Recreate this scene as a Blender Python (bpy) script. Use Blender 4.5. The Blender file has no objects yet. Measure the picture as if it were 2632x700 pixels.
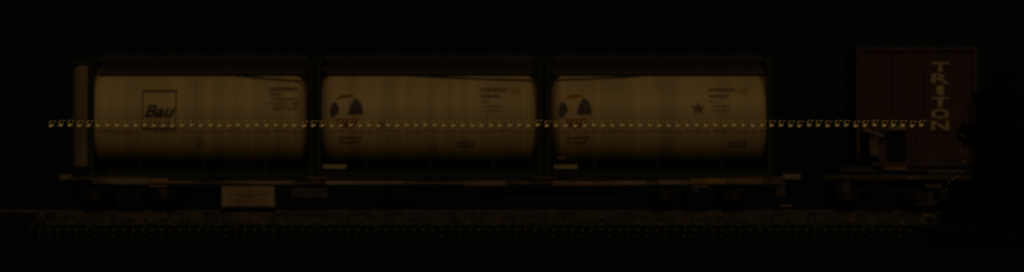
import bpy, bmesh, math, random
from mathutils import Vector, Matrix
random.seed(7)
R = math.radians
scene = bpy.context.scene

# ------------------------------------------------------------------ camera
D = 80.0                     # distance from the lens to the side of the train
EYE = 0.41                   # lens height above the rail head
cd = bpy.data.cameras.new('camera')
cam = bpy.data.objects.new('camera', cd)
scene.collection.objects.link(cam)
cam.location = (0, -D, EYE)
cam.rotation_euler = (R(90), 0, 0)
cd.sensor_width = 36.0
cd.lens = 36.0 * D / 26.32
cd.shift_y = 1.50 / 26.32
cd.clip_start = 0.5
cd.clip_end = 6000
cd.dof.use_dof = True
cd.dof.focus_distance = 34.0
cd.dof.aperture_fstop = cd.lens / 1000.0 / 0.062
scene.camera = cam

# ------------------------------------------------------------------ night sky and the warm yard light
SUN_EL, SUN_AZ = 37.0, 8.0        # elevation, degrees to the right of the lens axis
w = bpy.data.worlds.new('World')
scene.world = w
w.use_nodes = True
nt = w.node_tree
bg = nt.nodes['Background']
sky = nt.nodes.new('ShaderNodeTexSky')
sky.sky_type = 'NISHITA'
sky.sun_disc = False
sky.sun_elevation = R(SUN_EL)
sky.sun_rotation = R(180 - SUN_AZ)
tint = nt.nodes.new('ShaderNodeMixRGB')
tint.blend_type = 'MULTIPLY'
tint.inputs['Fac'].default_value = 1.0
tint.inputs['Color2'].default_value = (0.50, 0.95, 0.62, 1)
nt.links.new(sky.outputs[0], tint.inputs['Color1'])
nt.links.new(tint.outputs[0], bg.inputs['Color'])
bg.inputs['Strength'].default_value = 0.00018
sl = bpy.data.lights.new('sun', 'SUN')
so = bpy.data.objects.new('sun', sl)
scene.collection.objects.link(so)
sl.energy = 0.31
sl.angle = R(24)
sl.color = (1.0, 0.63, 0.20)
so.rotation_euler = (R(90 - SUN_EL), 0, R(SUN_AZ))
scene.view_settings.view_transform = 'Standard'
scene.view_settings.look = 'None'
scene.view_settings.exposure = 0.0
scene.view_settings.gamma = 1.0
scene.view_settings.use_curve_mapping = False

# ------------------------------------------------------------------ helpers
C = scene.collection


def PX(x):
    return (x - 1316.0) / 100.0


def PZ(y):
    return (541.0 - y) / 100.0


def mat(name, col, rough=0.7, var=0.25, scale=6.0, stretch=(1, 1, 1), bump=0.0, metal=0.0, bscale=40.0,
        col2=None, spec=0.3):
    m = bpy.data.materials.new(name)
    m.use_nodes = True
    n = m.node_tree
    b = n.nodes['Principled BSDF']
    b.inputs['Roughness'].default_value = rough
    b.inputs['Metallic'].default_value = metal
    b.inputs['Specular IOR Level'].default_value = spec
    tc = n.nodes.new('ShaderNodeTexCoord')
    mp = n.nodes.new('ShaderNodeMapping')
    mp.inputs['Scale'].default_value = stretch
    n.links.new(tc.outputs['Object'], mp.inputs['Vector'])
    nz = n.nodes.new('ShaderNodeTexNoise')
    nz.inputs['Scale'].default_value = scale
    nz.inputs['Detail'].default_value = 6
    n.links.new(mp.outputs[0], nz.inputs['Vector'])
    rp = n.nodes.new('ShaderNodeValToRGB')
    c2 = col2 if col2 else tuple(max(0, c * (1 - var)) for c in col)
    c1 = tuple(min(1, c * (1 + var * 0.5)) for c in col)
    rp.color_ramp.elements[0].position = 0.3
    rp.color_ramp.elements[1].position = 0.7
    rp.color_ramp.elements[0].color = (*c2, 1)
    rp.color_ramp.elements[1].color = (*c1, 1)
    n.links.new(nz.outputs['Fac'], rp.inputs['Fac'])
    n.links.new(rp.outputs['Color'], b.inputs['Base Color'])
    if bump:
        nb = n.nodes.new('ShaderNodeTexNoise')
        nb.inputs['Scale'].default_value = bscale
        n.links.new(mp.outputs[0], nb.inputs['Vector'])
        bp = n.nodes.new('ShaderNodeBump')
        bp.inputs['Strength'].default_value = bump
        bp.inputs['Distance'].default_value = 0.02
        n.links.new(nb.outputs['Fac'], bp.inputs['Height'])
        n.links.new(bp.outputs[0], b.inputs['Normal'])
    return m


M = {}
M['clad'] = mat('cream_cladding', (0.47, 0.385, 0.30), 0.5, 0.22, 2.0, (1.3, 0.05, 0.05), bump=0.05, bscale=3)
M['frame'] = mat('black_frame_paint', (0.010, 0.016, 0.025), 0.6, 0.4, 5)
M['walk'] = mat('dull_walkway_metal', (0.028, 0.036, 0.04), 0.7, 0.4, 4, (0.5, 1, 1))
M['strip'] = mat('pale_plate_and_lit_edge', (0.16, 0.12, 0.10), 0.6, 0.5, 2, (0.6, 1, 1))  # pale small plates; also colours in a lit rail edge and roof highlight
M['brownrail'] = mat('red_brown_rail_paint', (0.028, 0.026, 0.028), 0.7, 0.4, 4)
M['ink'] = mat('dark_lettering', (0.105, 0.075, 0.06), 0.6, 0.25, 8)
M['inkpale'] = mat('faded_brown_lettering', (0.36, 0.27, 0.20), 0.6, 0.25, 8)
M['black'] = mat('black_lettering', (0.035, 0.028, 0.035), 0.6, 0.25, 8)
M['navy'] = mat('navy_print', (0.055, 0.05, 0.12), 0.6, 0.25, 6)
M['red'] = mat('red_print', (0.30, 0.10, 0.05), 0.6, 0.25, 6)
M['plate'] = mat('pale_plate', (0.34, 0.29, 0.25), 0.5, 0.3, 10)
M['ochre'] = mat('ochre_placard', (0.36, 0.24, 0.12), 0.5, 0.2, 10)
M['sill'] = mat('rusty_brown_sill', (0.20, 0.165, 0.18), 0.8, 0.7, 1.0, (0.6, 1, 1), bump=0.1,
                col2=(0.07, 0.055, 0.06))
M['sillrust'] = mat('orange_rust', (0.25, 0.16, 0.12), 0.8, 0.5, 1.2, bump=0.1)
M['edge'] = mat('dull_deck_edge', (0.12, 0.10, 0.105), 0.8, 0.5, 2)
M['under'] = mat('black_underframe', (0.005, 0.017, 0.032), 0.85, 0.5, 5, spec=0.15)
M['box'] = mat('tan_equipment_box', (0.25, 0.20, 0.185), 0.75, 0.4, 1.2, bump=0.05)
M['boxdim'] = mat('dark_equipment_box', (0.05, 0.048, 0.055), 0.8, 0.4, 3)
M['rust'] = mat('rusty_wheel_steel', (0.02, 0.016, 0.014), 0.7, 0.4, 9)
M['tread'] = mat('worn_wheel_tread', (0.05, 0.045, 0.04), 0.4, 0.3, 9, metal=0.6)
M['railhead'] = mat('rail_steel', (0.12, 0.115, 0.11), 0.45, 0.3, 5, metal=0.4)
M['railside'] = mat('rusty_rail_side', (0.04, 0.026, 0.018), 0.8, 0.4, 5)
M['sleeper'] = mat('weathered_concrete', (0.10, 0.09, 0.08), 0.9, 0.3, 8)
M['stone'] = mat('brown_ballast_stone', (0.070, 0.066, 0.08), 0.9, 0.6, 2.5, bump=0.3,
                 col2=(0.022, 0.022, 0.024))
M['soil'] = mat('dark_soil_and_moss', (0.0025, 0.010, 0.016), 0.95, 0.5, 1.5, bump=0.3, spec=0.1)
M['grass'] = mat('night_grass', (0.004, 0.014, 0.014), 0.8, 0.5, 2, spec=0.1)
M['redbox'] = mat('red_brown_container_paint', (0.052, 0.034, 0.045), 0.75, 0.25, 1.2, (1, 1, 0.4))
M['letter'] = mat('worn_cream_letter', (0.42, 0.35, 0.32), 0.7, 0.5, 9)
M['endpanel'] = mat('tan_end_locker', (0.17, 0.14, 0.13), 0.7, 0.3, 1.5, (1, 1, 0.3))
M['stem'] = mat('dark_green_stem', (0.05, 0.05, 0.03), 0.8, 0.3, 20)
M['petal'] = mat('ochre_yellow_petal', (0.95, 0.80, 0.55), 0.6, 0.25, 30)  # heads pale, stems dark: light on the tops put into colour
M['bract'] = mat('dry_straw_bract', (0.62, 0.53, 0.42), 0.7, 0.35, 30)
M['husk'] = mat('dark_brown_husk', (0.06, 0.05, 0.035), 0.8, 0.35, 30)
M['bud'] = mat('white_bud', (0.72, 0.76, 0.9), 0.5, 0.1, 30)
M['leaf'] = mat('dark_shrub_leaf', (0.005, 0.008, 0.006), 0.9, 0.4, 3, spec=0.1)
M['leaflit'] = mat('lit_shrub_leaf', (0.40, 0.40, 0.30), 0.5, 0.4, 6)  # paler copy of the leaf colour, painting glints on lit leaves
M['bark'] = mat('dark_bark', (0.02, 0.016, 0.012), 0.9, 0.3, 12, bump=0.3)


class MB:
    """collects shapes for one mesh object"""

    def __init__(self):
        self.v, self.f, self.mi = [], [], []
        self.cur = 0

    def face(self, pts):
        b = len(self.v)
        self.v += [tuple(p) for p in pts]
        self.f.append(tuple(range(b, b + len(pts))))
        self.mi.append(self.cur)

    def add(self, vs, fs):
        b = len(self.v)
        self.v += [tuple(p) for p in vs]
        for f in fs:
            self.f.append(tuple(i + b for i in f))
            self.mi.append(self.cur)

    def box(self, x0, x1, y0, y1, z0, z1):
        x0, x1 = sorted((x0, x1)); y0, y1 = sorted((y0, y1)); z0, z1 = sorted((z0, z1))
        self.add([(x0, y0, z0), (x1, y0, z0), (x1, y1, z0), (x0, y1, z0),
                  (x0, y0, z1), (x1, y0, z1), (x1, y1, z1), (x0, y1, z1)],
                 [(0, 3, 2, 1), (4, 5, 6, 7), (0, 1, 5, 4), (1, 2, 6, 5), (2, 3, 7, 6), (3, 0, 4, 7)])

    def bbox(self, x0, x1, y0, y1, z0, z1, b=0.01):
        """chamfered box"""
        bm = bmesh.new()
        bmesh.ops.create_cube(bm, size=1)
        for v in bm.verts:
            v.co = Vector(((x0 + x1) / 2 + v.co.x * abs(x1 - x0), (y0 + y1) / 2 + v.co.y * abs(y1 - y0),
                           (z0 + z1) / 2 + v.co.z * abs(z1 - z0)))
        bmesh.ops.bevel(bm, geom=bm.edges[:], offset=b, segments=1, affect='EDGES')
        self.addbm(bm)

    def addbm(self, bm):
        bm.verts.index_update()
        self.add([v.co[:] for v in bm.verts], [[v.index for v in f.verts] for f in bm.faces])
        bm.free()

    def bar(self, a, b, ww, hh=None):
        """square bar from a to b"""
        a, b = Vector(a), Vector(b)
        hh = hh or ww
        d = (b - a).normalized()
        up = Vector((0, 1, 0)) if abs(d.y) < 0.9 else Vector((0, 0, 1))
        s = d.cross(up).normalized() * ww / 2
        u = d.cross(s).normalized() * hh / 2
        vs = [a + s + u, a - s + u, a - s - u, a + s - u, b + s + u, b - s + u, b - s - u, b + s - u]
        self.add(vs, [(0, 1, 2, 3), (7, 6, 5, 4), (0, 4, 5, 1), (1, 5, 6, 2), (2, 6, 7, 3), (3, 7, 4, 0)])

    def tube(self, pts, rad, n=6):
        pts = [Vector(p) for p in pts]
        rs = rad if isinstance(rad, (list, tuple)) else [rad] * len(pts)
        vs, fs = [], []
        for i, p in enumerate(pts):
            d = (pts[min(i + 1, len(pts) - 1)] - pts[max(i - 1, 0)]).normalized()
            up = Vector((0, 0, 1)) if abs(d.z) < 0.9 else Vector((0, 1, 0))
            s = d.cross(up).normalized(); u = s.cross(d).normalized()
            for k in range(n):
                a = 2 * math.pi * k / n
                vs.append(p + (s * math.cos(a) + u * math.sin(a)) * rs[i])
        for i in range(len(pts) - 1):
            for k in range(n):
                k2 = (k + 1) % n
                fs.append((i * n + k, i * n + k2, (i + 1) * n + k2, (i + 1) * n + k))
        fs.append(tuple(range(n - 1, -1, -1)))
        fs.append(tuple(range((len(pts) - 1) * n, len(pts) * n)))
        self.add(vs, fs)

    def lathe(self, prof, origin, axis='x', n=24, cap=True):
        """prof: list of (along, radius)"""
        o = Vector(origin)
        vs, fs = [], []
        for (t, r) in prof:
            for k in range(n):
                a = 2 * math.pi * k / n
                if axis == 'x':
                    vs.append(o + Vector((t, r * math.cos(a), r * math.sin(a))))
                elif axis == 'y':
                    vs.append(o + Vector((r * math.cos(a), t, r * math.sin(a))))
                else:
                    vs.append(o + Vector((r * math.cos(a), r * math.sin(a), t)))
        for i in range(len(prof) - 1):
            for k in range(n):
                k2 = (k + 1) % n
                fs.append((i * n + k, i * n + k2, (i + 1) * n + k2, (i + 1) * n + k))
        if cap:
            fs.append(tuple(range(n - 1, -1, -1)))
            fs.append(tuple(range((len(prof) - 1) * n, len(prof) * n)))
        self.add(vs, fs)

    def mesh(self, name, m, smooth=False):
        me = bpy.data.meshes.new(name)
        me.from_pydata(self.v, [], self.f)
        for mm in (m if isinstance(m, (list, tuple)) else [m]):
            me.materials.append(mm)
        if any(self.mi):
            me.polygons.foreach_set('material_index', self.mi)
        bm = bmesh.new(); bm.from_mesh(me)
        bmesh.ops.recalc_face_normals(bm, faces=bm.faces[:])
        bm.to_mesh(me); bm.free()
        if smooth:
            me.polygons.foreach_set('use_smooth', [True] * len(me.polygons))
        me.update()
        return me

    def build(self, name, m, parent=None, smooth=False):
        return link(name, self.mesh(name, m, smooth), parent)


def link(name, me, parent=None):
    """geometry is given in world coordinates; the object's origin is kept at its parent's"""
    o = bpy.data.objects.new(name, me)
    C.objects.link(o)
    if parent is not None:
        o.parent = parent
        base = Vector((0, 0, 0)); p = parent
        while p is not None:
            base += p.location; p = p.parent
        o.location = -base
    return o


def thing(name, label, cat, loc=(0, 0, 0), group=None):
    o = bpy.data.objects.new(name, None)
    C.objects.link(o)
    o.empty_display_size = 0.2
    o.location = loc
    tag(o, label, cat, group)
    return o


def tag(o, label, cat, group=None):
    o['label'] = label
    o['category'] = cat
    if group:
        o['group'] = group
    return o


def B(x0, x1, ya, yb, d0, d1):
    """pixel rectangle at the train side + depth range -> box args"""
    return PX(x0), PX(x1), d0, d1, PZ(yb), PZ(ya)


def text_mesh(s, h, wd, shear=0.0, offset=0.0):
    cu = bpy.data.curves.new('t', 'FONT')
    cu.body = s
    cu.shear = shear
    cu.offset = offset
    cu.resolution_u = 4
    o = bpy.data.objects.new('t', cu)
    C.objects.link(o)
    bpy.context.view_layer.update()
    me = bpy.data.meshes.new_from_object(o.evaluated_get(bpy.context.evaluated_depsgraph_get()))
    bpy.data.objects.remove(o)
    xs = [v.co.x for v in me.vertices]; ys = [v.co.y for v in me.vertices]
    x0, x1, y0, y1 = min(xs), max(xs), min(ys), max(ys)
    pts = [((v.co.x - x0) / (x1 - x0) * wd, (v.co.y - y0) / (y1 - y0) * h) for v in me.vertices]
    fs = [tuple(p.vertices) for p in me.polygons]
    bpy.data.meshes.remove(me)
    return pts, fs


# ------------------------------------------------------------------ ground, ballast, rails
def ground_z(y):
    pts = [(-3000, -0.9), (-15, -0.9), (-6, -0.70), (-2.2, -0.45), (-1.05, -0.36), (-0.35, -0.10), (3.2, -0.10),
           (4.1, -0.42), (8, -0.6), (3000, -0.6)]
    for (a, za), (b, zb) in zip(pts, pts[1:]):
        if a <= y <= b:
            return za + (zb - za) * (y - a) / (b - a)
    return -0.9


g = MB()
ys = [-3000, -600, -150, -80, -50, -30, -15, -10, -6, -4, -2.2, -1.05, -0.35, 3.2, 4.1, 8, 30, 150, 600, 3000]
xs = [-3000, -600, -120, -40] + [i * 2.0 for i in range(-12, 13)] + [40, 120, 600, 3000]
vs = [(x, y, ground_z(y) + (random.uniform(-0.035, 0.035) if -30 < y < -1.5 else 0)) for y in ys for x in xs]
fs = []
for j in range(len(ys) - 1):
    for i in range(len(xs) - 1):
        a = j * len(xs) + i
        fs.append((a, a + 1, a + 1 + len(xs), a + len(xs)))
g.add(vs, fs)
o = g.build('ground', M['soil'], smooth=True)
o['kind'] = 'structure'


def ico_variants(n):
    out = []
    for _ in range(n):
        bm = bmesh.new()
        bmesh.ops.create_icosphere(bm, subdivisions=1, radius=1)
        s = (random.uniform(0.8, 1.3), random.uniform(0.7, 1.1), random.uniform(0.5, 0.85))
        for v in bm.verts:
            k = random.uniform(0.75, 1.15)
            v.co = Vector((v.co.x * s[0] * k, v.co.y * s[1] * k, v.co.z * s[2] * k))
        bm.verts.index_update()
        out.append(([v.co.copy() for v in bm.verts], [[v.index for v in f.verts] for f in bm.faces]))
        bm.free()
    return out


stones = ico_variants(10)
sb = MB()


def scatter(n, x0, x1, y0, y1, rmin, rmax):
    for _ in range(n):
        x, y = random.uniform(x0, x1), random.uniform(y0, y1)
        if random.random() > min(1, (x - x0) / 1.4, (x1 - x) / 1.4):
            continue
        r = rmin + (rmax - rmin) * random.random() ** 2
        vs, fs = random.choice(stones)
        q = Matrix.Rotation(random.uniform(0, 6.28), 3, 'Z') @ Matrix.Rotation(random.uniform(-.6, .6), 3, 'X')
        p = Vector((x, y, ground_z(y) + r * 0.25 + random.uniform(-0.01, 0.02)))
        sb.add([p + q @ (v * r) for v in vs], fs)


scatter(8000, -12.45, 11.0, -1.15, -0.28, 0.03, 0.075)
scatter(1300, -12.2, 11.0, -0.32, 0.40, 0.03, 0.055)
scatter(800, -12.5, 11.0, -1.7, -1.1, 0.02, 0.05)
o = sb.build('ballast', M['stone'])
o['kind'] = 'stuff'
tag(o, 'strip of brown ballast stones below the train', 'ballast')

track = thing('railway_track', 'single railway track with steel rails on concrete sleepers under the train', 'track',
              (0, 1.25, -0.12))
track['kind'] = 'structure'
for y in (0.53, 1.97):
    r = MB()
    prof = [(-0.07, -0.17), (-0.07, -0.158), (-0.012, -0.14), (-0.01, -0.045), (-0.036, -0.035), (-0.036, -0.004),
            (-0.026, 0), (0.026, 0), (0.036, -0.004), (0.036, -0.035), (0.01, -0.045), (0.012, -0.14), (0.07, -0.158),
            (0.07, -0.17)]
    n = len(prof)
    r.add([(-60, y + a, b) for a, b in prof] + [(60, y + a, b) for a, b in prof],
          [(i, (i + 1) % n, n + (i + 1) % n, n + i) for i in range(n)])
    r.mi = [1 if i in (4, 5, 6, 7, 8) else 0 for i in range(n)]
    r.build('rail', [M['railside'], M['railhead']], track)
sm = None
for i in range(-24, 25):
    x = i * 0.6
    if sm is None:
        s = MB(); s.bbox(-0.13, 0.13, -1.25, 1.25, -0.10, 0.0, 0.02)
        sm = s.mesh('sleeper', M['sleeper'])
    o = bpy.data.objects.new('sleeper', sm); C.objects.link(o); o.parent = track
    o.location = (x, 0, -0.055)

# ------------------------------------------------------------------ tank containers
RAD = 1.31
TZ = PZ(301)
TY = 1.37


def decal_pt(x, y, eps=0.004):
    z = PZ(y) - TZ
    rr = RAD + eps
    z = max(-rr * 0.999, min(rr * 0.999, z))
    return (PX(x) * (1 + 0.0006), TY - math.sqrt(rr * rr - z * z), TZ + z)


def decal_rows(mb, rows, eps=0.004):
    """rows: (y, xl, xr) from top to bottom"""
    for (y0, a0, b0), (y1, a1, b1) in zip(rows, rows[1:]):
        mb.face([decal_pt(a0, y0, eps), decal_pt(a1, y1, eps), decal_pt(b1, y1, eps), decal_pt(b0, y0, eps)])


def decal_rect(mb, x0, x1, y0, y1, eps=0.004):
    n = max(1, int((y1 - y0) / 6))
    decal_rows(mb, [(y0 + (y1 - y0) * i / n, x0, x1) for i in range(n + 1)], eps)


GL = ['lrtb', 'ltm', 'lb', 'lrm', 'lt', 'lrb', 'lrt', 'ltmb', 'rtb', 'ltb', 'lrtm', 'c', 'tc', 'rmb']


def glyph_line(mb, x0, x1, y0, y1, cw=7.0, seed=0):
    """a line of small illegible stroke characters"""
    rnd = random.Random(seed)
    h = y1 - y0
    cw *= 0.72
    st = max(1.4, h * 0.27)
    x = x0
    while x + cw * 0.75 <= x1:
        if rnd.random() < 0.0 and x > x0:
            x += cw * 0.6
            continue
        gl = rnd.choice(GL); a, b = x, x + cw * 0.78
        for c in gl:
            if c == 'l': decal_rect(mb, a, a + st, y0, y1)
            if c == 'r': decal_rect(mb, b - st, b, y0, y1, 0.0045)
            if c == 'c': decal_rect(mb, (a + b - st) / 2, (a + b + st) / 2, y0, y1)
            if c == 't': decal_rect(mb, a, b, y0, y0 + st, 0.005)
            if c == 'm': decal_rect(mb, a, b, y0 + h / 2 - st / 2, y0 + h / 2 + st / 2, 0.005)
            if c == 'b': decal_rect(mb, a, b, y1 - st, y1, 0.005)
        x += cw


def decal_text(mb, s, x0, x1, y0, y1, shear=0.0, offset=0.0):
    pts, fs = text_mesh(s, y1 - y0, x1 - x0, shear, offset)
    bm = bmesh.new()
    vv = [bm.verts.new((a, b, 0)) for a, b in pts]
    for f in fs:
        try:
            bm.faces.new([vv[i] for i in f])
        except ValueError:
            pass
    k = 5.0
    while k < y1 - y0:
        bmesh.ops.bisect_plane(bm, geom=bm.verts[:] + bm.edges[:] + bm.faces[:], plane_co=(0, k, 0), plane_no=(0, 1, 0))
        k += 5.0
    bm.verts.index_update()
    mb.add([decal_pt(x0 + v.co.x, y1 - v.co.y, 0.005) for v in bm.verts], [[v.index for v in f.verts] for f in bm.faces])
    bm.free()


DECK_Z = PZ(456)


def tank_container(fx0, fx1, tx0, tx1, label, seed, dark_line_tube):
    """fx: frame ends in px, tx: tips of the dished ends in px"""
    rnd = random.Random(seed)
    cx = PX((fx0 + fx1) / 2)
    root = thing('tank_container', label, 'tank container', (cx, 1.25, DECK_Z), 'tank containers on the wagon')
    X0, X1 = PX(fx0), PX(fx1)
    H = 0.36
    a, b = PX(tx0 - 6) * 1.016 + H, PX(tx1 + 7) * 1.016 - H
    # cladding sheets, each one its own ring, slightly different in bulge
    n = 10
    NS = 64
    for i in range(n):
        p0 = a + (b - a) * i / n + 0.002
        p1 = a + (b - a) * (i + 1) / n - 0.002
        dr = rnd.uniform(-0.002, 0.002)
        m = MB()
        prof = []
        for k in range(7):
            t = k / 6
            prof.append((p0 + (p1 - p0) * t, RAD - 0.004 + dr + 0.004 * math.sin(math.pi * t)))
        m.lathe(prof, (0, TY, TZ), 'x', NS, cap=False)
        m.build('cladding_sheet', M['clad'], root, True)
    for s, e in ((-1, a), (1, b)):
        m = MB()
        prof = [(0, RAD - 0.004)]
        for k in range(1, 11):
            t = k / 10 * math.pi / 2
            prof.append((s * H * math.sin(t), max(0.02, (RAD - 0.004) * max(0, math.cos(t)) ** 0.7)))
        m.lathe(prof, (e, TY, TZ), 'x', NS)
        m.build('dished_end', M['clad'], root, True)
    for i in range(1, n):
        if i % 3 == 0:
            p = a + (b - a) * i / n
            m = MB()
            m.lathe([(-0.014, RAD - 0.006), (-0.014, RAD + 0.0015), (0.014, RAD + 0.0015), (0.014, RAD - 0.006)],
                    (p, TY, TZ), 'x', NS, cap=False)
            m.build('cladding_strap', M['clad'], root)
    # end frames
    zt, zb = PZ(152), PZ(455)
    for xe, s in ((X0, 1), (X1, -1)):
        for y0, y1 in ((0.0, 0.13), (2.37, 2.5)):
            m = MB(); m.bbox(xe, xe + s * 0.135, y0, y1, zb + 0.12, zt - 0.12, 0.012)
            m.build('corner_post', M['frame'], root)
            for zz0, zz1 in ((zb, zb + 0.118), (zt - 0.118, zt)):
                m = MB(); m.bbox(min(xe, xe + s * .178), max(xe, xe + s * .178), y0 - 0.004 if y0 < 1 else y0 - 0.03,
                                 y1 + 0.03 if y0 < 1 else y1 + 0.004, zz0, zz1, 0.008)
                m.build('corner_casting', M['frame'], root)
        for z0, z1 in ((zb + 0.01, zb + 0.16), (zt - 0.16, zt - 0.02)):
            m = MB(); m.bbox(xe + s * 0.01, xe + s * 0.12, 0.165, 2.335, z0, z1, 0.01)
            m.build('end_beam', M['frame'], root)
        for q in (0, 1):
            m = MB()
            m.bar((xe + s * .06, 0.14 if q == 0 else 2.36, zb + 0.9), (xe + s * .06, 1.0 if q == 0 else 1.5, zb + 0.17), 0.09)
            m.build('diagonal_brace', M['frame'], root)
        # neck ring between the tank and its end frame
        m = MB(); m.lathe([(0, 0.85), (s * 0.30, 0.85)], (xe + s * 0.125, TY, TZ), 'x', 32, cap=False)
        m.build('neck_ring', M['frame'], root, True)
    L0, L1 = X0 + 0.185, X1 - 0.185
    for y0, y1 in ((0.02, 0.12), (2.38, 2.48)):
        m = MB(); m.bbox(L0, L1, y0, y1, PZ(454), PZ(441), 0.008)
        m.build('bottom_rail', M['frame'], root)
    # top side rail lying against the tank shoulder, with a pale strip painting its lit edge, and the walkway boards above it
    for y0, y1 in ((0.59, 0.66), (2.08, 2.15)):
        m = MB(); m.bbox(L0, L1, y0, y1, PZ(193.5), PZ(185.2), 0.006)
        rl = m.build('top_rail', M['frame'], root)
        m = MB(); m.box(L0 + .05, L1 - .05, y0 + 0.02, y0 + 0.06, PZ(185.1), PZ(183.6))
        m.build('lit_edge_strip', M['strip'], rl)
    m = MB(); m.bbox(L0 - .1, L1 + .1, 0.615, 0.645, PZ(182.5), PZ(169.5), 0.006)
    m.build('walkway_toe_board', M['brownrail'], root)
    for k in range(5):
        y0 = 0.72 + k * 0.23
        m = MB(); m.bbox(X0 + 0.03, X1 - 0.03, y0, y0 + 0.2, PZ(156), PZ(150), 0.006)
        m.build('walkway_plank', M['walk'], root)
    m = MB(); m.bbox(X0 + 0.2, X1 - 0.2, 0.70, 0.715, PZ(155), PZ(139), 0.004)
    m.build('walkway_kick_plate', M['walk'], root)
    m = MB(); m.bbox(X0 + 0.25, X1 - 0.25, 0.66, 0.69, PZ(169), PZ(156), 0.004)
    m.build('walkway_support', M['frame'], root)
    # manhole lid
    m = MB()
    m.lathe([(0, 0.28), (0.05, 0.28), (0.05, 0.31), (0.08, 0.31), (0.11, 0.2)], (cx, TY + 0.55, TZ + RAD - 0.15), 'z', 20)
    m.build('manhole_lid', M['frame'], root)
    # saddles
    for t in (0.22, 0.5, 0.78):
        x = X0 + (X1 - X0) * t
        m = MB()
        pts = []
        for k in range(9):
            an = R(-122 + 64 * k / 8)
            pts.append((TY + (RAD + .01) * math.cos(an), TZ + (RAD + .01) * math.sin(an)))
        low = [(2.3, zb + 0.03), (0.2, zb + 0.03)]
        ring = pts + [p for p in low]
        nn = len(ring)
        m.add([(x - .04, p, q) for p, q in ring] + [(x + .04, p, q) for p, q in ring],
              [tuple(range(nn)), tuple(range(2 * nn - 1, nn - 1, -1))] +
              [(i, (i + 1) % nn, nn + (i + 1) % nn, nn + i) for i in range(nn)])
        m.build('saddle', M['frame'], root)
    # added dark tube, drawing the slanted dark line below the top rail
    (sx0, sy0), (sx1, sy1) = dark_line_tube
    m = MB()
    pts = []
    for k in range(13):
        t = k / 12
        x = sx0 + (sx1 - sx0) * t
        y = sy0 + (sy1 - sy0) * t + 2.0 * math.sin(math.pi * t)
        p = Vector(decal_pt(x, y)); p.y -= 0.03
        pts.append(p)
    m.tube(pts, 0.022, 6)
    m.build('dark_line_tube', M['frame'], root)
    return root


def emblem(root, x, y, blobshade=1.0):
    """round emblem: red crown arc, two dark lobes, red chin"""
    r = 44.0

    def disc_rows(y0, y1, fl, fr, n=14):
        return [(y0 + (y1 - y0) * i / n, fl(y0 + (y1 - y0) * i / n), fr(y0 + (y1 - y0) * i / n)) for i in range(n + 1)]

    def half(yy, rr=r):
        return math.sqrt(max(0, rr * rr - (yy - y) ** 2))
    e = MB()
    # red crown: thin arc at the top
    n = 16
    for k in range(n):
        a0, a1 = R(62 + 76 * k / n), R(62 + 76 * (k + 1) / n)
        t0, t1 = 9 * math.sin(math.pi * k / n) + 1, 9 * math.sin(math.pi * (k + 1) / n) + 1
        P = lambda a, q: decal_pt(x + q * math.cos(a), y - q * math.sin(a))
        e.face([P(a0, r), P(a1, r), P(a1, r - t1), P(a0, r - t0)])
    e.build('emblem_crown', M['red'], root)
    e = MB()
    decal_rows(e, disc_rows(y - 24, y + 16, lambda q: x - half(q), lambda q: x - half(q) + 23 - (q - y + 4) ** 2 * 0.042))
    e.build('emblem_lobe', M['navy'], root)
    e = MB()
    decal_rows(e, disc_rows(y - 33, y + 9, lambda q: x + 3 + 0.009 * (y + 9 - q) ** 2, lambda q: x + half(q, r - 3)))
    e.build('emblem_lobe', M['navy'], root)
    e = MB()
    decal_rows(e, disc_rows(y + 20, y + r, lambda q: x - 0.8 * half(q), lambda q: x + 0.8 * half(q)))
    e.build('emblem_chin', M['red'], root)


def lines(root, specs, m, seed):
    for i, (x0, x1, y0, y1, cw) in enumerate(specs):
        e = MB()
        glyph_line(e, x0, x1, y0, y1, cw, seed + i)
        e.build('marking_line', m, root)


def disc(root, x, y, rx, ry, m, name):
    e = MB()
    decal_rows(e, [(y - ry + 2 * ry * i / 10, x - rx * math.sqrt(max(0, 1 - (1 - i / 5) ** 2)),
                    x + rx * math.sqrt(max(0, 1 - (1 - i / 5) ** 2))) for i in range(11)])
    e.build(name, m, root)


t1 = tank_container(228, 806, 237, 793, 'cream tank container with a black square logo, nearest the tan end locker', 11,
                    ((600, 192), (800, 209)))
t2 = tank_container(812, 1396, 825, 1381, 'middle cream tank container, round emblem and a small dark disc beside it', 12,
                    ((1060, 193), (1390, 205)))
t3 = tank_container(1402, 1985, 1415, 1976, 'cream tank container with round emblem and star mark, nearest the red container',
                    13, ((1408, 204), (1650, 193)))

# markings of the first tank: square outline with a slanted word
e = MB()
decal_rect(e, 364, 454, 231, 236.5); decal_rect(e, 364, 454, 328.5, 333)
e.build('logo_bar', M['black'], t1)
e = MB()
decal_rect(e, 364, 368, 236.6, 328.4); decal_rect(e, 449, 453, 236.6, 328.4)
e.build('logo_side', M['ink'], t1)
e = MB(); decal_text(e, 'Bau', 370, 450, 269, 303, 0.35, 0.035)
e.build('logo_word', M['black'], t1)
lines(t1, [(380, 440, 312, 319, 6)], M['ink'], 3)
lines(t1, [(690, 768, 223.5, 233.5, 7), (692, 722, 237.5, 247, 6.5), (697, 768, 251, 258.5, 6.5), (690, 742, 263, 270, 6),
           (748, 766, 263, 270, 6), (700, 766, 274, 282, 6.5)], M['ink'], 20)
lines(t1, [(258, 338, 331, 336, 5), (262, 334, 341, 346, 5), (380, 450, 336, 341, 5)], M['inkpale'], 30)
disc(t1, 513, 364, 14, 13, M['inkpale'], 'faded_disc')
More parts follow.
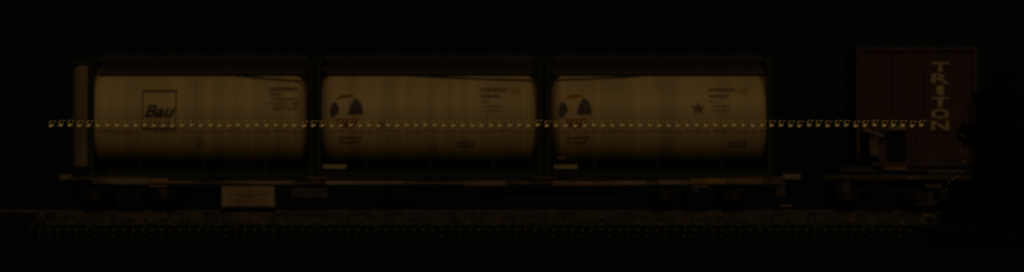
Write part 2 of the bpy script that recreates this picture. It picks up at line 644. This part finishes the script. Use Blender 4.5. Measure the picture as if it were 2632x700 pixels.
# second and third tank
for t, dx in ((t2, 0), (t3, 588)):
    emblem(t, 892 + dx, 286)
    lines(t, [(868 + dx, 930 + dx, 351, 357, 5), (872 + dx, 925 + dx, 363, 369, 5)], M['ink'], 40)
    lines(t, [(1234 + dx, 1306 + dx, 226, 235, 7), (1236 + dx, 1290 + dx, 243, 252, 7), (1236 + dx, 1260 + dx, 259, 264, 5),
              (1240 + dx, 1290 + dx, 271, 276, 5), (1240 + dx, 1290 + dx, 283, 287, 5)], M['ink'], 50)
    e = MB(); decal_rect(e, 1311 + dx, 1336 + dx, 226, 242)
    e.build('placard', M['ochre'], t)
    xx = 1172 if dx == 0 else 1872
    lines(t, [(xx, xx + 52, 363, 368, 5), (xx, xx + 50, 373, 378, 5)], M['ink'], 60)
    xx = 1105 if dx == 0 else 1703
    e = MB(); decal_rows(e, [(366, xx + 12, xx + 13), (372, xx + 6, xx + 19), (379, xx, xx + 25), (386, xx + 6, xx + 19), (392, xx + 12, xx + 13)])
    e.build('faded_diamond', M['inkpale'], t)
    # pale data plates fixed to the lower side rail
    xx = 830 if dx == 0 else 1424
    m = MB(); m.bbox(PX(xx), PX(xx + 60), 0.0, 0.03, PZ(434), PZ(424), 0.003)
    m.build('data_plate', M['plate'], t)
    for k in (6, 54):
        m = MB(); m.box(PX(xx + k - 2), PX(xx + k + 2), 0.032, 0.05, PZ(444), PZ(426))
        m.build('plate_bracket', M['frame'], t)
disc(t2, 984, 319, 15, 13, M['inkpale'], 'dark_disc')
m = MB(); m.bbox(PX(1434), PX(1456), 0.20, 0.23, PZ(409), PZ(402), 0.003)
m.build('small_plate', M['strip'], t3)
m = MB(); m.box(PX(1443), PX(1447), 0.232, 0.26, PZ(446), PZ(404))
m.build('plate_bracket', M['frame'], t3)
m = MB(); m.bbox(PX(282), PX(308), 0.0, 0.03, PZ(439), PZ(434), 0.003)
m.build('small_plate', M['brownrail'], t1)
# star mark of the third tank
e = MB()
for k in range(5):
    a = R(90 + 72 * k)
    P = lambda an, q: decal_pt(1795 + q * 1.25 * math.cos(an), 279 - q * math.sin(an), 0.0045 + 0.0004 * k)
    e.face([P(a, 17), P(a + R(36), 7), P(a + R(180), 1), P(a - R(36), 7)])
e.build('star_mark', M['ink'], t3)

# tan end locker standing at the wagon's end beside the first tank
lk = thing('end_locker', 'tall tan steel end locker with rounded edge beside the square logo tank', 'locker',
           (PX(200), 1.25, DECK_Z))
m = MB()
ring = []
x0, x1 = PX(180), PX(224)
for k in range(9):
    a = R(180 + 90 * k / 8)
    ring.append((x0 + 0.26 + 0.26 * math.cos(a), 0.46 + 0.42 * math.sin(a)))
ring += [(x1, 0.04), (x1, 2.40), (x0, 2.40)]
n = len(ring)
m.add([(a, b, PZ(428)) for a, b in ring] + [(a, b, PZ(166)) for a, b in ring],
      [tuple(range(n)), tuple(range(2 * n - 1, n - 1, -1))] + [(i, (i + 1) % n, n + (i + 1) % n, n + i) for i in range(n)])
m.build('locker_body', M['endpanel'], lk)
m = MB(); m.bbox(PX(183), PX(226), 0.0, 2.42, PZ(456), PZ(428.5), 0.01)
m.build('locker_plinth', M['under'], lk)
m = MB(); m.bbox(PX(178), PX(226), -0.02, 2.44, PZ(165.5), PZ(160), 0.01)
m.build('locker_lid', M['boxdim'], lk)
for yy in (235, 360):
    m = MB(); m.bbox(PX(207), PX(211), 0.01, 0.036, PZ(yy + 9), PZ(yy), 0.003)
    m.build('hinge', M['endpanel'], lk)


# ------------------------------------------------------------------ wagons
def wheel_mesh(rad):
    m = MB()
    m.lathe([(-0.02, 0.09), (-0.02, 0.16), (0.02, 0.18), (0.03, rad - 0.08), (-0.01, rad - 0.06), (-0.01, rad - 0.01),
             (0.0, rad), (0.10, rad), (0.105, rad + 0.03), (0.13, rad + 0.028), (0.135, rad - 0.05), (0.07, 0.16), (0.12, 0.09)],
            (0, 0, 0), 'y', 28)
    return m.mesh('wheel', M['rust'], False)


WHEEL = wheel_mesh(0.36)


def bogie(parent, x, m_frame='under'):
    bg_ = bpy.data.objects.new('bogie', None); C.objects.link(bg_); bg_.parent = parent
    bg_.location = Vector((x, 1.25, 0)) - parent.location
    for y, s in ((0.10, 1), (2.22, -1)):
        m = MB()
        m.bbox(x - 1.25, x + 1.25, y, y + 0.16, 0.42, 0.60, 0.02)
        m.bbox(x - 0.35, x + 0.35, y, y + 0.16, 0.20, 0.419, 0.02)
        link2(m.mesh('bogie_frame', M[m_frame]), 'bogie_frame', bg_)
        for ax in (-0.9, 0.9):
            m = MB(); m.bbox(x + ax - 0.15, x + ax + 0.15, y - 0.05, y + 0.15, 0.22, 0.50, 0.03)
            m.lathe([(-0.07, 0.10), (-0.05, 0.12), (0.0, 0.12)], (x + ax, y - 0.03, 0.36), 'y', 16)
            link2(m.mesh('axle_box', M['rust']), 'axle_box', bg_)
            for k in (-0.22, 0.22):
                m = MB()
                m.lathe([(0.20, 0.07), (0.23, 0.075), (0.26, 0.065), (0.29, 0.075), (0.32, 0.065), (0.35, 0.075), (0.41, 0.07)],
                        (x + ax + k, y + 0.06, 0.0), 'z', 10)
                link2(m.mesh('spring', M['under']), 'spring', bg_)
            ob = bpy.data.objects.new('wheel', WHEEL); C.objects.link(ob); ob.parent = bg_
            ob.location = (ax, (0.46 if s == 1 else 2.04) - 1.25, 0.36)
            if s == -1:
                ob.rotation_euler = (0, 0, math.pi)
    for ax in (-0.9, 0.9):
        m = MB(); m.lathe([(0.5, 0.08), (2.0, 0.08)], (x + ax, 0, 0.36), 'y', 12)
        link2(m.mesh('axle', M['rust']), 'axle', bg_)
    return bg_


def link2(me, name, parent):
    """link a world-coordinate mesh under a nested parent"""
    return link(name, me, parent)


def buffer_(parent, x, s, y, z=0.62):
    m = MB()
    m.lathe([(0, 0.10), (s * 0.05, 0.10), (s * 0.05, 0.085), (s * 0.28, 0.085), (s * 0.28, 0.065), (s * 0.46, 0.065),
             (s * 0.47, 0.21), (s * 0.51, 0.205), (s * 0.525, 0.12)], (x, y, z), 'x', 20)
    m.build('buffer', M['under'], parent)


wg = thing('container_wagon', 'low flat container wagon with rusty brown sill under the three tanks', 'wagon', (PX(1100), 1.25, 0))
# side sills: lengths of beam with rust, weld plates and gaps
segs = [(152, 236, 449, 462, 'sill'), (237, 384, 455, 474, 'sill'), (385, 432, 458.5, 472, 'sillrust'), (433, 523, 465, 474, 'sill'),
        (524, 760, 465, 474.5, 'sill'), (761, 835, 467, 474, 'edge'), (836, 1040, 465, 475, 'sill'), (1041, 1190, 466, 475, 'edge'),
        (1191, 1300, 465, 478, 'sill'), (1301, 1360, 465, 475, 'edge'), (1361, 1420, 467, 474, 'edge'), (1421, 1480, 465, 477, 'sill'),
        (1481, 1560, 466, 477, 'sillrust'), (1561, 1660, 465, 476, 'sill'), (1661, 1690, 466, 476, 'edge'), (1691, 1772, 464, 475, 'sill'),
        (1773, 1868, 457.5, 473.5, 'sillrust'), (1869, 1890, 456, 474, 'edge'), (1891, 1964, 455.5, 474, 'sillrust'), (1965, 2012, 454, 474, 'edge'),
        (2013, 2058, 448, 461, 'sill')]
for k, (a, b, ya, yb, mm) in enumerate(segs):
    m = MB(); m.bbox(*B(a, b, ya, yb, 0.02, 0.10), 0.008)
    m.build('side_sill', M[mm], wg)
m = MB(); m.bbox(*B(165, 2010, 455, 474, 2.40, 2.48), 0.008); m.build('side_sill', M['sill'], wg)
m = MB(); m.box(*B(236, 1990, 456.6, 458.2, 0.008, 0.10)); m.build('deck_edge', M['edge'], wg)
m = MB(); m.box(*B(180, 2010, 474.8, 480, 0.06, 0.20)); m.build('lower_flange', M['under'], wg)
m = MB(); m.bbox(*B(170, 2030, 458.5, 500, 0.85, 1.65), 0.02); m.build('centre_sill', M['under'], wg)
for x in range(260, 2000, 145):
    m = MB(); m.bbox(*B(x, x + 14, 459, 474, 0.16, 2.39), 0.01); m.build('cross_member', M['under'], wg)
for x in (236, 800, 820, 1390, 1410, 1978):
    for y in (0.05, 2.40):
        m = MB(); m.bbox(PX(x) - .09, PX(x) + .09, y - 0.06, y + 0.12, PZ(463.5), PZ(459), 0.006)
        m.build('twistlock_seat', M['edge'], wg)
for x in (815, 1399):
    m = MB(); m.bbox(*B(x - 30, x + 30, 455.3, 457.6, -0.04, 0.05), 0.004); m.build('spigot_plate', M['sill'], wg)
# the tan equipment box, in two pressed panels, and its darker neighbour
bx = MB(); bx.bbox(*B(569, 705, 479.5, 533.5, 0.04, 0.75), 0.015)
bxo = bx.build('equipment_box', M['box'], wg)
for a, b, ya, yb in ((573, 701, 482, 501), (573, 701, 503.5, 531)):
    m = MB(); m.bbox(*B(a, b, ya, yb, 0.022, 0.05), 0.006); m.build('box_panel', M['box'], bxo)
m = MB(); m.bbox(*B(625, 648, 499, 505, 0.0, 0.021), 0.003); m.build('box_latch', M['box'], bxo)
m = MB(); m.bbox(*B(746, 842, 480.5, 510, 0.08, 0.7), 0.02); m.build('brake_box', M['boxdim'], wg)
for a in (760, 820):
    m = MB(); m.bar((PX(a), 0.12, PZ(481)), (PX(a), 0.12, PZ(474)), 0.03); m.build('box_hanger', M['under'], wg)
m = MB(); m.lathe([(-0.55, 0.05), (-0.5, 0.17), (0.5, 0.17), (0.55, 0.05)], (PX(1010), 0.8, 0.33), 'x', 18)
m.build('air_reservoir', M['boxdim'], wg, True)
m = MB(); m.lathe([(-0.35, 0.05), (-0.3, 0.14), (0.3, 0.14), (0.35, 0.05)], (PX(1270), 0.7, 0.35), 'x', 18)
m.build('air_reservoir', M['boxdim'], wg, True)
m = MB(); m.bbox(*B(384, 430, 477, 481, 0.0, 0.05), 0.004); m.build('step_tread', M['sillrust'], wg)
m = MB(); m.bbox(*B(408, 430, 489, 495, 0.0, 0.05), 0.004); m.build('step_tread', M['edge'], wg)
for a in (388, 428):
    m = MB(); m.bar((PX(a), 0.06, PZ(474)), (PX(a), 0.06, PZ(496)), 0.02); m.build('step_hanger', M['under'], wg)
m = MB(); m.bbox(*B(1775, 1822, 478, 481.5, 0.0, 0.05), 0.004); m.build('step_tread', M['sill'], wg)
m = MB(); m.bbox(*B(1780, 1795, 482, 495, 0.02, 0.05), 0.004); m.build('step_hanger', M['boxdim'], wg)
m = MB(); m.bbox(*B(1996, 2020, 462, 506, 0.08, 0.16), 0.01); m.build('end_step', M['boxdim'], wg)
m = MB(); m.bbox(*B(2006, 2034, 527.5, 530.5, 0.05, 0.2), 0.004); m.build('rail_guard_tip', M['sillrust'], wg)
m = MB(); m.bar((PX(2019), 0.12, PZ(527)), (PX(2010), 0.12, PZ(500)), 0.035); m.build('rail_guard', M['under'], wg)
# brake rodding under the sill
for (a, b, yy) in ((860, 1240, 505), (1290, 1600, 512)):
    m = MB(); m.tube([(PX(a), 0.4, PZ(yy)), (PX(b), 0.4, PZ(yy + 3))], 0.018, 6); m.build('brake_rod', M['boxdim'], wg)
for x, s in ((PX(170), -1), (PX(2030), 1)):
    m = MB(); m.bbox(min(x, x + s * .1), max(x, x + s * .1), 0.15, 2.35, 0.42, 0.80, 0.015); m.build('end_beam', M['under'], wg)
    if s == 1:
        for y in (0.38, 2.12):
            buffer_(wg, x + s * .1, s, y)
    m = MB(); m.lathe([(0, 0.05), (s * 0.25, 0.05), (s * 0.27, 0.08), (s * 0.38, 0.06)], (x + s * 0.1, 1.25, 0.60), 'x', 12)
    m.build('coupling_hook', M['under'], wg)
    m = MB()
    m.tube([(x + s * .1, 0.9, 0.55), (x + s * .2, 0.88, 0.42), (x + s * .32, 0.9, 0.3), (x + s * .45, 0.95, 0.34), (x + s * .5, 1.0, 0.45)], 0.025, 6)
    m.build('air_hose', M['under'], wg)
bogie(wg, PX(330))
bogie(wg, PX(1800))

# second wagon
w2 = thing('container_wagon', 'dark container wagon carrying the red brown container', 'wagon', (PX(2350), 1.25, 0))
segs = [(2160, 2270, 452, 462, 'boxdim'), (2271, 2330, 428, 438, 'sill'), (2331, 2385, 433, 441, 'boxdim'), (2386, 2460, 437, 445, 'edge'),
        (2461, 2555, 436, 445, 'boxdim')]
for (a, b, ya, yb, mm) in segs:
    m = MB(); m.bbox(*B(a, b, ya, yb, 0.02, 0.12), 0.008); m.build('side_sill', M[mm], w2)
m = MB(); m.box(*B(2165, 2560, 446, 449, 0.08, 0.2)); m.build('deck_edge', M['under'], w2)
m = MB(); m.bbox(*B(2120, 2560, 449.5, 462, 0.06, 0.16), 0.01); m.build('lower_sill', M['boxdim'], w2)
m = MB(); m.bbox(*B(2160, 2250, 428, 444, 0.1, 0.9), 0.02); m.build('end_platform', M['boxdim'], w2)
m = MB(); m.bbox(*B(2180, 2560, 463, 492, 0.9, 1.6), 0.02); m.build('centre_sill', M['under'], w2)
m = MB(); m.bbox(*B(2164, 2188, 468, 513, 0.08, 0.15), 0.01); m.build('end_step', M['boxdim'], w2)
m = MB(); m.bbox(*B(2378, 2420, 474, 482, 0.05, 0.12), 0.006); m.build('sill_bracket', M['edge'], w2)
m = MB(); m.bbox(*B(2330, 2362, 456, 460, 0.03, 0.056), 0.003); m.build('small_plate', M['strip'], w2)
m = MB(); m.bbox(PX(2150), PX(2160), 0.15, 2.35, 0.42, 0.86, 0.015); m.build('end_beam', M['under'], w2)
for y in (0.38, 2.12):
    buffer_(w2, PX(2150), -1, y)
m = MB(); m.lathe([(0, 0.05), (-0.25, 0.05), (-0.27, 0.08), (-0.38, 0.06)], (PX(2150), 1.25, 0.62), 'x', 12)
m.build('coupling_hook', M['under'], w2)
m = MB(); m.bbox(*B(2350, 2400, 485, 530, 0.1, 0.7), 0.02); m.build('brake_box', M['boxdim'], w2)
bogie(w2, PX(2270))
bogie(w2, PX(2520))

# ------------------------------------------------------------------ red brown container with stacked letters
rc = thing('freight_container', 'red brown box container with letters stacked down its side', 'container',
           (PX(2350), 1.25, PZ(428)))


def corrugated(x0, x1, z0, z1, y, depth=0.035, pitch=0.28):
    m = MB()
    prof = []
    x = x0
    while x < x1 - 1e-4:
        for t, d in ((0, 0), (0.30, 0), (0.5, depth), (0.80, depth)):
            xx = x + pitch * t
            if xx < x1:
                prof.append((xx, y + d))
        x += pitch
    prof.append((x1, y))
    n = len(prof)
    m.add([(a, b, z0) for a, b in prof] + [(a, b, z1) for a, b in prof], [(i, i + 1, n + i + 1, n + i) for i in range(n - 1)])
    return m


CX0, CX1 = 2200, 2512
corrugated(PX(CX0 + 12), PX(2384), PZ(340), PZ(134), 0.03).build('side_wall', M['redbox'], rc)
m = MB(); m.box(*B(2384, 2450, 134, 340, 0.028, 0.05)); m.build('letter_panel', M['redbox'], rc)
corrugated(PX(2450), PX(CX1 - 12), PZ(340), PZ(134), 0.03).build('side_wall', M['redbox'], rc)
corrugated(PX(2328), PX(CX1 - 12), PZ(416), PZ(340.5), 0.03).build('side_wall', M['redbox'], rc)
corrugated(PX(CX0 + 12), PX(CX1 - 12), PZ(416), PZ(134), 2.44).build('side_wall', M['redbox'], rc)
for xx in (CX0, CX1 - 11):
    for y in (0.0, 2.39):
        if not (xx == CX0 and y == 0.0):
            m = MB(); m.bbox(PX(xx), PX(xx + 11), y, y + 0.11, PZ(416), PZ(131), 0.01); m.build('corner_post', M['redbox'], rc)
m = MB(); m.bbox(PX(CX0), PX(CX0 + 11), 0.0, 0.11, PZ(396), PZ(131), 0.01); m.build('corner_post', M['redbox'], rc)
for y in (0.0, 2.39):
    m = MB(); m.bbox(PX(CX0), PX(CX1), y, y + 0.11, PZ(130.8), PZ(125), 0.008); m.build('top_rail', M['redbox'], rc)
    m = MB(); m.bbox(PX(2240), PX(CX1), y, y + 0.11, PZ(428), PZ(417), 0.008); m.build('bottom_rail', M['redbox'], rc)
m = MB(); m.box(PX(CX0), PX(CX1), 0.02, 2.48, PZ(124.8), PZ(121)); m.build('roof_panel', M['redbox'], rc)
m = MB(); m.box(PX(CX0 + 3), PX(CX0 + 6), 0.11, 2.39, PZ(338), PZ(131)); m.build('end_wall', M['redbox'], rc)
m = MB(); m.box(PX(CX1 - 6), PX(CX1 - 3), 0.11, 2.39, PZ(416), PZ(131)); m.build('end_wall', M['redbox'], rc)
m = MB(); m.bbox(*B(2278, 2328, 127, 129.5, -0.03, -0.002), 0.003); m.build('roof_highlight', M['strip'], rc)  # pale strip added to paint the highlight along the roof edge
# notch at the lower left: floor, brace, posts and a black recess
m = MB(); m.box(PX(CX0 + 12), PX(2327), 0.12, 2.38, PZ(346), PZ(340.6)); m.build('notch_ceiling', M['redbox'], rc)
m = MB(); m.box(PX(CX0 + 12), PX(2327), 1.0, 1.04, PZ(416), PZ(346.2)); m.build('notch_wall', M['redbox'], rc)
m = MB(); m.bbox(*B(2286, 2327, 350, 416, 0.07, 0.9), 0.02); m.build('machinery_box', M['under'], rc)
m = MB(); m.bbox(*B(2284, 2330, 324, 335, -0.02, 0.025), 0.006); m.build('hinge_plate', M['box'], rc)
m = MB(); m.bar((PX(2222), 0.06, PZ(333)), (PX(2272), 0.06, PZ(350)), 0.06); m.build('diagonal_brace', M['box'], rc)
m = MB(); m.bbox(*B(2236, 2260, 352, 401, 0.04, 0.14), 0.01); m.build('support_post', M['edge'], rc)
m = MB(); m.bbox(*B(2262, 2284, 352, 416, 0.3, 0.9), 0.01); m.build('support_post', M['redbox'], rc)
for i, ch in enumerate('TRITON'):
    y0 = 160 + i * 30.1
    pts, fs = text_mesh(ch, 0.245, 0.46 if ch != 'I' else 0.18, 0, 0.02)
    x0 = PX(2394) if ch != 'I' else PX(2408)
    m = MB()
    m.add([(x0 + a, 0.0235, PZ(y0 + 24.5) + b) for a, b in pts], fs)
    m.build('letter', M['letter'], rc)

# ------------------------------------------------------------------ shrub at the right
sh = thing('shrub', 'dark leafy shrub at the right hiding the end of the red container', 'shrub', (10.9, -9.0, -0.72))
leaf, pale, limbs = MB(), MB(), MB()
S = (D - 9.0) / D


def sp(px, py, y=-9.0):
    s = (D + y) / D
    return Vector((PX(px) * s, y, EYE + (500 - py) / 100.0 * s))


def add_leaf(mb, c, L):
    d = Vector((random.gauss(0, 1), random.gauss(0, 1), random.gauss(0, 0.7))).normalized()
    s = d.cross(Vector((random.gauss(0, 1), random.gauss(0, 1), random.gauss(0, 1)))).normalized()
    u = d.cross(s) * 0.15 * L
    mb.face([c, c + d * L * .5 + s * L * .26 + u, c + d * L, c + d * L * .5 - s * L * .26 + u])


base = Vector((10.9, -9.0, -0.78))
clumps = [(2530, 290, .40), (2500, 345, .36), (2540, 385, .45), (2530, 440, .40), (2475, 510, .40), (2470, 545, .36), (2560, 250, .35),
          (2580, 330, .6), (2575, 420, .65), (2530, 500, .55), (2600, 260, .5), (2600, 500, .7), (2640, 370, .6), (2482, 345, .2),
          (2640, 460, .7), (2620, 560, .6), (2540, 570, .55), (2450, 525, .22), (2580, 200, .30), (2520, 255, .2), (2455, 490, .22)]
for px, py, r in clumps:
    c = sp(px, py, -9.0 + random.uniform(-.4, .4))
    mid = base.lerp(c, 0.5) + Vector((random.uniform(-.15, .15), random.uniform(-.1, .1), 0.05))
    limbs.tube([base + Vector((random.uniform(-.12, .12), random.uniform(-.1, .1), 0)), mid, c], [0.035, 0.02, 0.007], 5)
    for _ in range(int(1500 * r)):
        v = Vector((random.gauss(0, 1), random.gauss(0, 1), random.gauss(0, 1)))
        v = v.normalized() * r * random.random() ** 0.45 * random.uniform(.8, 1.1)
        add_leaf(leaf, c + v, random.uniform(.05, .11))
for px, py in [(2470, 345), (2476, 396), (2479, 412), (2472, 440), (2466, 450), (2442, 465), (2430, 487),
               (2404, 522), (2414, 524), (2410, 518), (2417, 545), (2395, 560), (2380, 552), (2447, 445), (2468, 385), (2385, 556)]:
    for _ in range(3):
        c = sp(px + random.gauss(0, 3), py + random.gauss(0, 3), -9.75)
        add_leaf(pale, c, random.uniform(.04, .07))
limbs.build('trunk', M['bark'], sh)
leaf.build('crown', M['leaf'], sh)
pale.build('lit_leaves', M['leaflit'], sh)

# ------------------------------------------------------------------ row of tall flowering weeds in front
PD = 34.0                    # distance from the lens
PS = PD / D
PYY = -D + PD
G = ground_z(PYY)


def pz(y):
    return EYE + (500 - y) / 100.0 * PS - G


def flat_leaf(mb, a, b, wid, lift=0.0, tilt=0.0):
    a, b = Vector(a), Vector(b)
    b.y += tilt * (b.z - a.z)
    d = b - a
    s = Vector((-d.z, tilt * d.x, d.x)).normalized() * wid
    m_ = a.lerp(b, 0.45) + Vector((0, -lift, 0))
    mb.face([a, m_ + s, b, m_ - s])


u = PS / 100.0               # metres per photograph pixel at the weeds


def weed_meshes():
    z0 = pz(322)
    stem = MB()
    stem.tube([(0.0, 0, 0), (0.01, 0, z0 * .5), (0.004, 0, z0 - 12 * u), (0, 0, z0)], [0.0022, 0.0013, 0.0010, 0.0010], 5)
    stem.tube([(0, 0, z0), (2 * u, 0, z0 + 8 * u), (9 * u, 0, z0 + 11 * u)], [0.002, 0.0016, 0.001], 4)
    fl = MB()
    for an, L in ((178, 9), (215, 10), (250, 9), (285, 7), (330, 8), (20, 9), (60, 6), (105, 6), (140, 7)):
        a = R(an)
        flat_leaf(fl, (0, -.006, z0), (L * u * math.cos(a) - u, -.012, z0 + L * .8 * u * math.sin(a)), 1.6 * u, .001, 0.7)
    br = MB()
    for (ax, az, bx_, bz, wd) in ((-1, 9, -10, 5, 1.5), (-1, 9, -4, 13, 1.6), (-2, 12, 5, 13, 1.5), (5, 9, 9, 13, 1.5), (6, 10, 12, 12, 1.4),
                                  (6, 11, 5, 4, 1.3), (14.5, 11, 17, 10.5, 1.0), (0, 11, -6, 10, 1.3)):
        flat_leaf(br, (ax * u, -.004, z0 + az * u), (bx_ * u, -.008, z0 + bz * u), wd * u, .001, 0.6)
    hk = MB()
    for (ax, az, bx_, bz, wd) in ((-1, 13, 5, 11, 1.8), (0, -16, -9, -17, 1.0), (0, -15, 5, -13, 1.1), (2, -16, 9, -18, 1.0), (8, -18, 9, -22, 1.5),
                                  (-6, -17, -12, -16, .9), (0, -14, -3, -11, 1.0)):
        flat_leaf(hk, (ax * u, -.002, z0 + az * u), (bx_ * u, -.006, z0 + bz * u), wd * u, .003)
    return (stem.mesh('stem', M['stem']), fl.mesh('flower', M['petal']), br.mesh('bracts', M['bract']), hk.mesh('husk_leaves', M['husk']))


WM = weed_meshes()


def ordinal(n):
    suf = 'th' if 10 <= n % 100 <= 20 else {1: 'st', 2: 'nd', 3: 'rd'}.get(n % 10, 'th')
    return '%d%s' % (n, suf)


def behind(px):
    for lim, t in ((170, 'dark gap left of the wagon'), (226, 'tan end locker'), (812, 'square logo tank'), (1399, 'middle tank'), (1986, 'star mark tank'),
                   (2195, 'dark gap between the wagons')):
        if px < lim:
            return t
    return 'red brown container'


npl = 94
for i in range(npl):
    px = 133 + i * 24.04
    o = thing('flowering_weed', 'yellow star flowered weed, %s from left, before the %s' % (ordinal(i + 1), behind(px)), 'weed',
              (PX(px) * PS + random.uniform(-.002, .002), PYY, G), 'row of flowering weeds in front of the train')
    o.rotation_euler = (0, 0, random.uniform(-.12, .12))
    o.scale = (1, 1, 1 + random.uniform(-.0025, .0025))
    for nm, me in zip(('stem', 'flower', 'bracts', 'husk_leaves'), WM):
        c = bpy.data.objects.new(nm, me); C.objects.link(c); c.parent = o

# ------------------------------------------------------------------ small sprigs with white buds, lower in front
SY = -9.0
SS = (D + SY) / D
sg = MB()
gz = ground_z(SY)
zA, zB = EYE + (500 - 590.5) / 100 * SS - gz, EYE + (500 - 607) / 100 * SS - gz
sg.tube([(0, 0, 0), (0.005, 0, zB * .6), (0.02, 0, zA)], [0.004, 0.003, 0.002], 4)
sg.tube([(0.003, 0, zB * .5), (0.0, -0.01, zB)], [0.003, 0.002], 4)
for k in range(4):
    a = R(40 + k * 37)
    flat_leaf(sg, (0, 0, 0.02), (0.13 * math.cos(a), random.uniform(-.04, .04), 0.02 + 0.13 * math.sin(a)), 0.008, 0.01)
sg.cur = 1
for (x, z, r) in ((0.022, zA, 0.0125), (0.0, zB, 0.0105), (0.004, zA - 0.03, 0.006)):
    sg.lathe([(-r, r * .2), (-r * .5, r * .85), (0, r), (r * .5, r * .85), (r, r * .2)], (x, -0.005, z), 'z', 7)
SM = sg.mesh('sprig', [M['grass'], M['bud']])
for i in range(95):
    o = bpy.data.objects.new('budding_sprig', SM); C.objects.link(o)
    x = PX(76 + i * 24.04) * SS
    o.location = (x, SY + random.uniform(-.02, .02), gz)
    o.rotation_euler = (0, 0, random.uniform(-.3, .3))
    tag(o, 'tiny sprig with two white buds, %s from the left in the low row' % ordinal(i + 1), 'sprig', 'row of budding sprigs below the ballast')

# ------------------------------------------------------------------ dark grass on the slope
gr = MB()
for _ in range(9000):
    y = -1.2 - 26 * random.random() ** 1.5
    x = random.uniform(-14, 14)
    z = ground_z(y) - 0.01
    h = random.uniform(.03, .12)
    dx, dy = random.gauss(0, .04), random.gauss(0, .04)
    wd = random.uniform(.004, .008)
    gr.face([(x - wd, y, z), (x + wd, y, z), (x + dx * .5 + wd * .6, y + dy * .5, z + h * .6), (x + dx, y + dy, z + h)])
o = gr.build('grass', M['grass'])
o['kind'] = 'stuff'
tag(o, 'sparse short dark grass on the slope in front of the track', 'grass')
